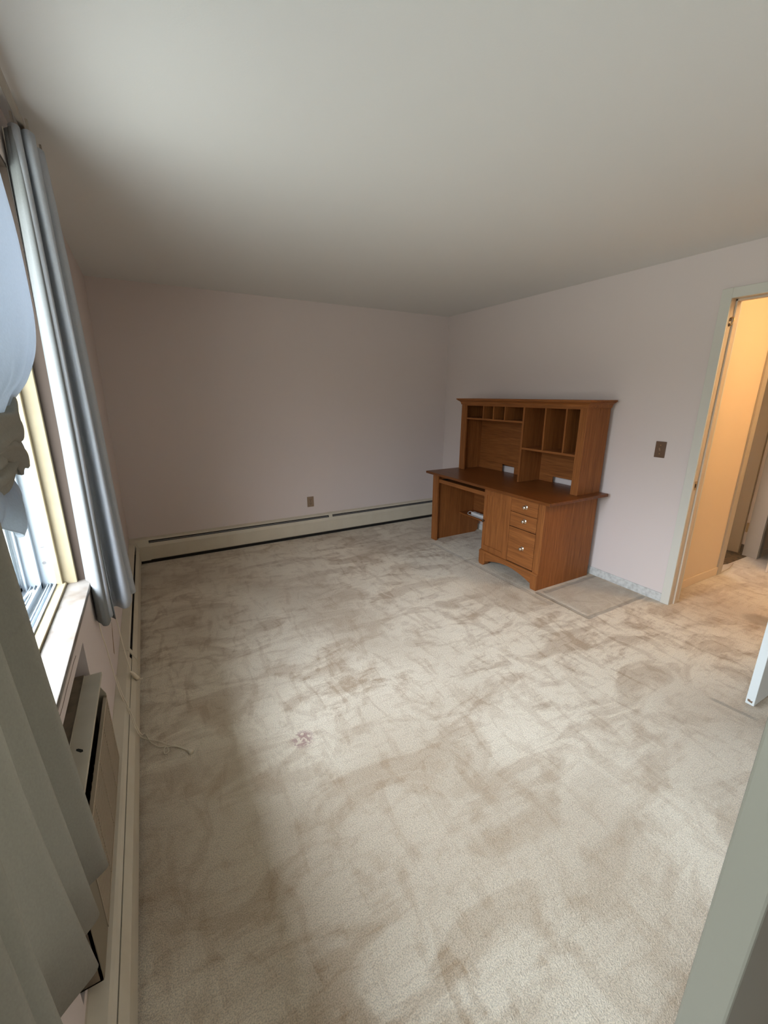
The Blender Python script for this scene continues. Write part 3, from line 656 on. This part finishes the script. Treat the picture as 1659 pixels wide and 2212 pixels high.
for y in (2.951, 3.096, 3.233):
    bm = bmesh.new(); bx(bm, HX0+0.008, HX1-0.006, y, y+0.012, 1.252, 1.380); obj('pigeonhole_divider', bm, WZ, t)
for y in (2.302, 2.501):
    bm = bmesh.new(); prism(bm, [(HX0+0.014, 1.03), (HX1-0.006, 1.03), (HX1-0.006, 1.38), (HX0+0.010, 1.38)], 1, y, y+0.014); obj('pigeonhole_divider', bm, WZ, t)

# power strip on the lower shelf
t = thing('power_strip', 'white power strip lying on the low shelf in the kneehole', 'power strip', (3.15, 3.05, 0.259))
bm = bmesh.new(); bx(bm, 3.118, 3.168, 3.02, 3.34, 0.2595, 0.293); body = obj('housing', bm, M_plastic, t, bevel=0.008)
for i in range(5):
    bm = bmesh.new(); yy = 3.055+i*0.05
    bx(bm, 3.130, 3.156, yy, yy+0.028, 0.2925, 0.2945); obj('socket', bm, mat('socket_grey', (0.35, 0.35, 0.34), 0.5) if i == 0 else bpy.data.materials['socket_grey'], body)
bm = bmesh.new(); tube(bm, spline([(3.143, 3.335, 0.278), (3.14, 3.375, 0.285), (3.125, 3.392, 0.268), (3.104, 3.36, 0.264), (3.102, 3.25, 0.264), (3.098, 3.10, 0.265), (3.080, 2.99, 0.262), (3.068, 2.93, 0.235), (3.09, 2.90, 0.16), (3.16, 2.93, 0.05), (3.24, 2.98, 0.006), (3.33, 3.02, 0.006)], 60), 0.0032)
obj('power_cord', bm, M_plastic, t, smooth=True)

# ------------------------------------------------------------------ curtains
def curtain(name, foot_top, foot_bot, z0, z1, material, parent=None, n=150, rows=46, wob=0.004, seed=1, thick=0.0018, power=0.8):
    rnd = random.Random(seed); ph = [rnd.uniform(0, 6.28) for _ in range(6)]
    T = spline(foot_top, n); B = spline(foot_bot, n); R = []
    for j in range(rows):
        u = j/(rows-1); z = z1+(z0-z1)*u; e = u**power; row = []
        for i in range(n):
            s = i/(n-1); p = T[i]*(1-e)+B[i]*e
            k = wob*(math.sin(9*s+3.1*z+ph[0])+0.6*math.sin(23*s-2.2*z+ph[1])+0.35*math.sin(41*s+6*z+ph[2]))
            row.append(Vector((p.x+k*(0.4+u), p.y+0.7*k, z-0.006*u*math.sin(14*s+ph[3]))))
        R.append(row)
    bm = bmesh.new(); sheet(bm, R)
    o = obj(name, bm, material, parent, smooth=True)
    m = o.modifiers.new('cloth_thickness', 'SOLIDIFY'); m.thickness = thick; m.offset = 0
    return o
ZR = 2.245
# far panel
t = thing('window_curtain', 'far pale blue lined curtain bunched at the window end nearest the desk', 'curtain', (0.06, 2.0, 0.62), 'curtains on the window wall')
del t['group']
far_bot = [(0.020, 1.93), (0.045, 1.900), (0.060, 1.905), (0.062, 1.950), (0.046, 2.000), (0.062, 2.020), (0.092, 1.970), (0.112, 1.980), (0.114, 2.03), (0.094, 2.075), (0.106, 2.095), (0.126, 2.105), (0.131, 2.150), (0.104, 2.185), (0.110, 2.215), (0.060, 2.26), (0.020, 2.28)]
far_top = [(0.022, 1.985), (0.034, 1.970), (0.046, 1.975), (0.046, 2.000), (0.020, 2.030), (0.026, 2.045), (0.060, 1.995), (0.076, 2.000), (0.076, 2.035), (0.028, 2.085), (0.034, 2.105), (0.074, 2.095), (0.084, 2.130), (0.040, 2.180), (0.052, 2.205), (0.040, 2.25), (0.016, 2.27)]
f3 = lambda P: [(x, y, 0) for x, y in P]
curtain('face_fabric', f3(far_top), f3(far_bot), 0.625, ZR, F_blue, t, seed=3, wob=0.0022)
lin_bot = [(-0.016, 1.968), (-0.006, 1.945), (0.010, 1.900), (0.026, 1.878), (0.042, 1.878), (0.048, 1.900), (0.040, 1.930), (0.052, 1.925), (0.062, 1.915)]
lin_top = [(0.006, 2.005), (0.012, 1.992), (0.020, 1.980), (0.028, 1.972), (0.036, 1.972), (0.040, 1.98), (0.036, 1.99), (0.040, 1.99), (0.044, 1.985)]
curtain('lining', f3(lin_top), f3(lin_bot), 0.615, ZR-0.01, F_lining, t, seed=5, n=70, wob=0.0012)
for (x, y) in ((0.036, 1.975), (0.068, 2.0), (0.078, 2.15)):
    obj('curtain_hook', box(x-0.003, x+0.003, y-0.004, y+0.004, ZR-0.002, ZR+0.03), M_rod, t)

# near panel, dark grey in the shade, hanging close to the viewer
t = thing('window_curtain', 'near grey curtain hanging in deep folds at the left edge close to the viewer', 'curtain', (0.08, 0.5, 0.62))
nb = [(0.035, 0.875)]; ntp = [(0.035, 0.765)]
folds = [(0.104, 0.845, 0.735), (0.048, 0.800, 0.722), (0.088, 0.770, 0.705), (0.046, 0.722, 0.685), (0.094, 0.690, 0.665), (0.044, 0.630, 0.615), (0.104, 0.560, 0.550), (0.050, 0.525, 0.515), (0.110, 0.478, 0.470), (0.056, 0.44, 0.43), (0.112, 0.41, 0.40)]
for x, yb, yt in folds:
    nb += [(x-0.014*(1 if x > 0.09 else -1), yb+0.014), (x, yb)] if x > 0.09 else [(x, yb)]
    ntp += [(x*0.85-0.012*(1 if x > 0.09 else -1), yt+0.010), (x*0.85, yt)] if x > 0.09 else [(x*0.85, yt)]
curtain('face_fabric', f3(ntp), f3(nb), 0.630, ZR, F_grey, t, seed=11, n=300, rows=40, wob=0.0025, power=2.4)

# middle panel, knotted at half height
t = thing('window_curtain', 'light blue middle curtain tied into a knot at half height', 'curtain', (0.08, 1.1, 1.29))
prof = [  # z, y_left, y_right, x_front, x_back
    (2.245, 0.98, 1.34, 0.070, 0.030), (2.10, 0.99, 1.36, 0.076, 0.028), (1.95, 0.99, 1.395, 0.084, 0.022), (1.83, 0.98, 1.425, 0.092, 0.016),
    (1.71, 0.97, 1.425, 0.100, 0.012), (1.62, 0.95, 1.375, 0.102, 0.012), (1.55, 0.92, 1.275, 0.102, 0.016), (1.50, 0.90, 1.14, 0.098, 0.022),
    (1.465, 0.885, 1.03, 0.092, 0.032), (1.44, 0.885, 0.99, 0.086, 0.045), (1.42, 0.89, 0.96, 0.082, 0.052)]
rows = []; NS = 120
zz = [p[0] for p in prof]
def interp(z):
    for a, b in zip(prof, prof[1:]):
        if b[0] <= z <= a[0]:
            u = (a[0]-z)/(a[0]-b[0]); u = u
            return [a[k]*(1-u)+b[k]*u for k in range(1, 5)]
    return prof[-1][1:]
pp = spline([(p[1], p[2], p[0]) for p in prof], 60); qq = spline([(p[3], p[4], p[0]) for p in prof], 60)
for j in range(60):
    yl, yr, z = pp[j]; xf, xb = qq[j][0], qq[j][1]; row = []
    for i in range(NS):
        a = 2*PI*i/NS; cy, cx = (yl+yr)/2, (xf+xb)/2
        fr = 1+0.10*math.sin(7*a+1.5*z)*(0.4+0.6*(j/59))+0.05*math.sin(13*a-4*z)+0.02*math.sin(25*a+11*z)
        c, s = math.cos(a), math.sin(a)
        row.append(Vector((cx+(xf-xb)/2*fr*(abs(s)**0.8)*(1 if s > 0 else -1), cy+(yr-yl)/2*(abs(c)**0.75)*(1 if c > 0 else -1)*(1+0.02*math.sin(31*z+3*s)), z+0.004*math.sin(5*a))))
    rows.append(row)
bm = bmesh.new(); sheet(bm, rows, close=True)
o = obj('upper_drape', bm, F_sheer, t, smooth=True)
bm = bmesh.new()                      # knot: two fat wrapped coils
def coil(bm, cx, cy, cz, ry, rz, rx, th, tilt, seed):
    rnd = random.Random(seed); path = []
    for k in range(41):
        a = 2*PI*k/40
        path.append((cx+rx*math.sin(a), cy+ry*math.cos(a), cz+rz*math.cos(a)*tilt+0.006*math.sin(3*a+seed)))
    rings = []
    for k in range(40):
        p = Vector(path[k]); d = (Vector(path[(k+1) % 40])-Vector(path[k-1])).normalized(); up = Vector((0, 0, 1)); s = d.cross(up).normalized(); u = s.cross(d)
        rings.append([bm.verts.new(p+(s*math.cos(b)*0.6+u*math.sin(b))*th*(1+0.16*math.sin(5*b+0.5*k*0.3+seed)+0.07*math.sin(9*b-k*0.2))) for b in [2*PI*q/28 for q in range(28)]])
    for i in range(40):
        A, B = rings[i], rings[(i+1) % 40]
        for q in range(28): bm.faces.new((A[q], A[(q+1) % 28], B[(q+1) % 28], B[q]))
coil(bm, 0.068, 0.945, 1.420, 0.064, 1.0, 0.016, 0.028, 0.022, 1.0)
coil(bm, 0.070, 0.935, 1.385, 0.058, 1.0, 0.018, 0.022, -0.018, 2.2)
coil(bm, 0.066, 0.930, 1.362, 0.054, 1.0, 0.016, 0.017, 0.012, 3.1)
obj('knot', bm, F_grey, t, smooth=True)
rows = []                               # tail below the knot
tb = [(1.365, 0.88, 0.975, 0.070, 0.050), (1.338, 0.86, 0.985, 0.084, 0.045), (1.320, 0.84, 0.992, 0.088, 0.04), (1.300, 0.82, 0.965, 0.090, 0.036), (1.284, 0.81, 0.90, 0.088, 0.038)]
pp = spline([(p[1], p[2], p[0]) for p in tb], 22); qq = spline([(p[3], p[4], p[0]) for p in tb], 22)
for j in range(22):
    yl, yr, z = pp[j]; xf, xb = qq[j][0], qq[j][1]; row = []
    for i in range(100):
        a = 2*PI*i/100; c, s = math.cos(a), math.sin(a); fr = 1+0.28*math.sin(5*a+0.6)*(j/21)+0.12*math.sin(9*a)
        row.append(Vector(((xf+xb)/2+(xf-xb)/2*fr*s, (yl+yr)/2+(yr-yl)/2*c*(1+0.10*math.sin(3*a)*(j/21)), z+0.016*math.sin(3*a+1)*(j/21))))
    rows.append(row)
bm = bmesh.new(); sheet(bm, rows, close=True)
o = obj('tail', bm, F_sheer, t, smooth=True)
m = o.modifiers.new('cloth_thickness', 'SOLIDIFY'); m.thickness = 0.002

# rod
t = thing('curtain_rod', 'dark curtain rod above the window', 'curtain rod', (0.05, 1.2, 2.27))
bm = bmesh.new(); bx(bm, 0.045, 0.060, -0.1, 2.20, 2.258, 2.276); obj('rail', bm, M_rod, t, bevel=0.002)
for y in (-0.09, 1.06, 2.19):
    bm = bmesh.new(); bx(bm, 0.0, 0.050, y-0.006, y+0.006, 2.262, 2.272); bx(bm, 0.0, 0.004, y-0.012, y+0.012, 2.24, 2.29); obj('bracket', bm, M_rod, t)

# pull cords
t = thing('pull_cord', 'long cream curtain pull cord trailing over the heater onto the carpet', 'cord', (0.07, 1.9, 0))
A = [(0.007, 1.997, 2.24), (0.006, 1.997, 1.40), (0.006, 1.990, 0.85), (0.008, 1.915, 0.611), (0.010, 1.951, 0.476), (0.014, 1.983, 0.316), (0.026, 1.964, 0.230), (0.044, 1.908, 0.210), (0.060, 1.847, 0.200), (0.072, 1.806, 0.172), (0.080, 1.818, 0.120), (0.080, 1.93, 0.012), (0.096, 1.919, 0.007), (0.132, 1.891, 0.006), (0.173, 1.845, 0.006), (0.218, 1.809, 0.006), (0.246, 1.765, 0.008)]
bm = bmesh.new(); tube(bm, spline(A, 160), 0.0021, 6)
obj('strand', bm, M_cord, t, smooth=True)
Bp = [(p[0]+0.003, p[1]+0.008, p[2]+0.002) for p in A[5:10]]+[(0.083, 1.85, 0.10), (0.086, 1.955, 0.012), (0.104, 1.902, 0.006), (0.122, 1.872, 0.006), (0.140, 1.850, 0.006), (0.166, 1.836, 0.006), (0.172, 1.805, 0.006), (0.156, 1.800, 0.006), (0.160, 1.832, 0.010), (0.20, 1.82, 0.006), (0.246, 1.767, 0.008)]
bm = bmesh.new(); tube(bm, spline(Bp, 140), 0.0020, 6); obj('strand', bm, M_cord, t, smooth=True)
bm = bmesh.new(); tube(bm, [(0.243, 1.769, 0.009), (0.248, 1.763, 0.010), (0.257, 1.750, 0.011)], [0.003, 0.007, 0.011], 14); obj('tassel', bm, mat('tassel_plastic', (0.85, 0.77, 0.63), 0.45), t, smooth=True)
t = thing('pull_cord', 'short cream curtain pull cord with tassel resting on the left heater', 'cord', (0.06, 2.13, 0.2))
bm = bmesh.new(); tube(bm, spline([(0.007, 2.10, 2.24), (0.007, 2.12, 1.4), (0.008, 2.13, 0.80), (0.020, 2.128, 0.62), (0.040, 2.132, 0.50), (0.046, 2.138, 0.373), (0.052, 2.135, 0.28), (0.058, 2.128, 0.232)], 90), 0.0021, 6); obj('strand', bm, M_cord, t, smooth=True)
bm = bmesh.new(); tube(bm, [(0.057, 2.126, 0.236), (0.061, 2.130, 0.222), (0.072, 2.165, 0.172), (0.0765, 2.180, 0.152)], [0.003, 0.008, 0.009, 0.0085], 14); obj('tassel', bm, mat('tassel_pale', (0.82, 0.73, 0.58), 0.5), t, smooth=True)
bm = bmesh.new(); rnd = random.Random(4)
for k in range(14):
    a = rnd.uniform(-0.5, 0.5); b = rnd.uniform(-0.6, 0.6)
    tube(bm, [(0.0765, 2.180, 0.152), (0.084+0.004*a, 2.20+0.006*b, 0.135), (0.089+0.010*a, 2.215+0.022*b, 0.122+0.012*rnd.random())], 0.0009, 5)
obj('frayed_end', bm, M_cord, t)

# ------------------------------------------------------------------ hall ceiling lamp
t = thing('ceiling_lamp', 'round frosted ceiling lamp in the hall', 'lamp', (3.96, 0.63, H))
bm = bmesh.new(); lathe(bm, [(0.001, 0), (0.15, 0), (0.15, -0.018), (0.001, -0.018)], (3.96, 0.63, H), 'z', 36); obj('base', bm, M_brass, t)
bm = bmesh.new(); lathe(bm, [(0.135, -0.018), (0.138, -0.035), (0.120, -0.075), (0.080, -0.100), (0.03, -0.112), (0.001, -0.113)], (3.96, 0.63, H), 'z', 36); obj('lamp_shade', bm, M_lamp, t, smooth=True)
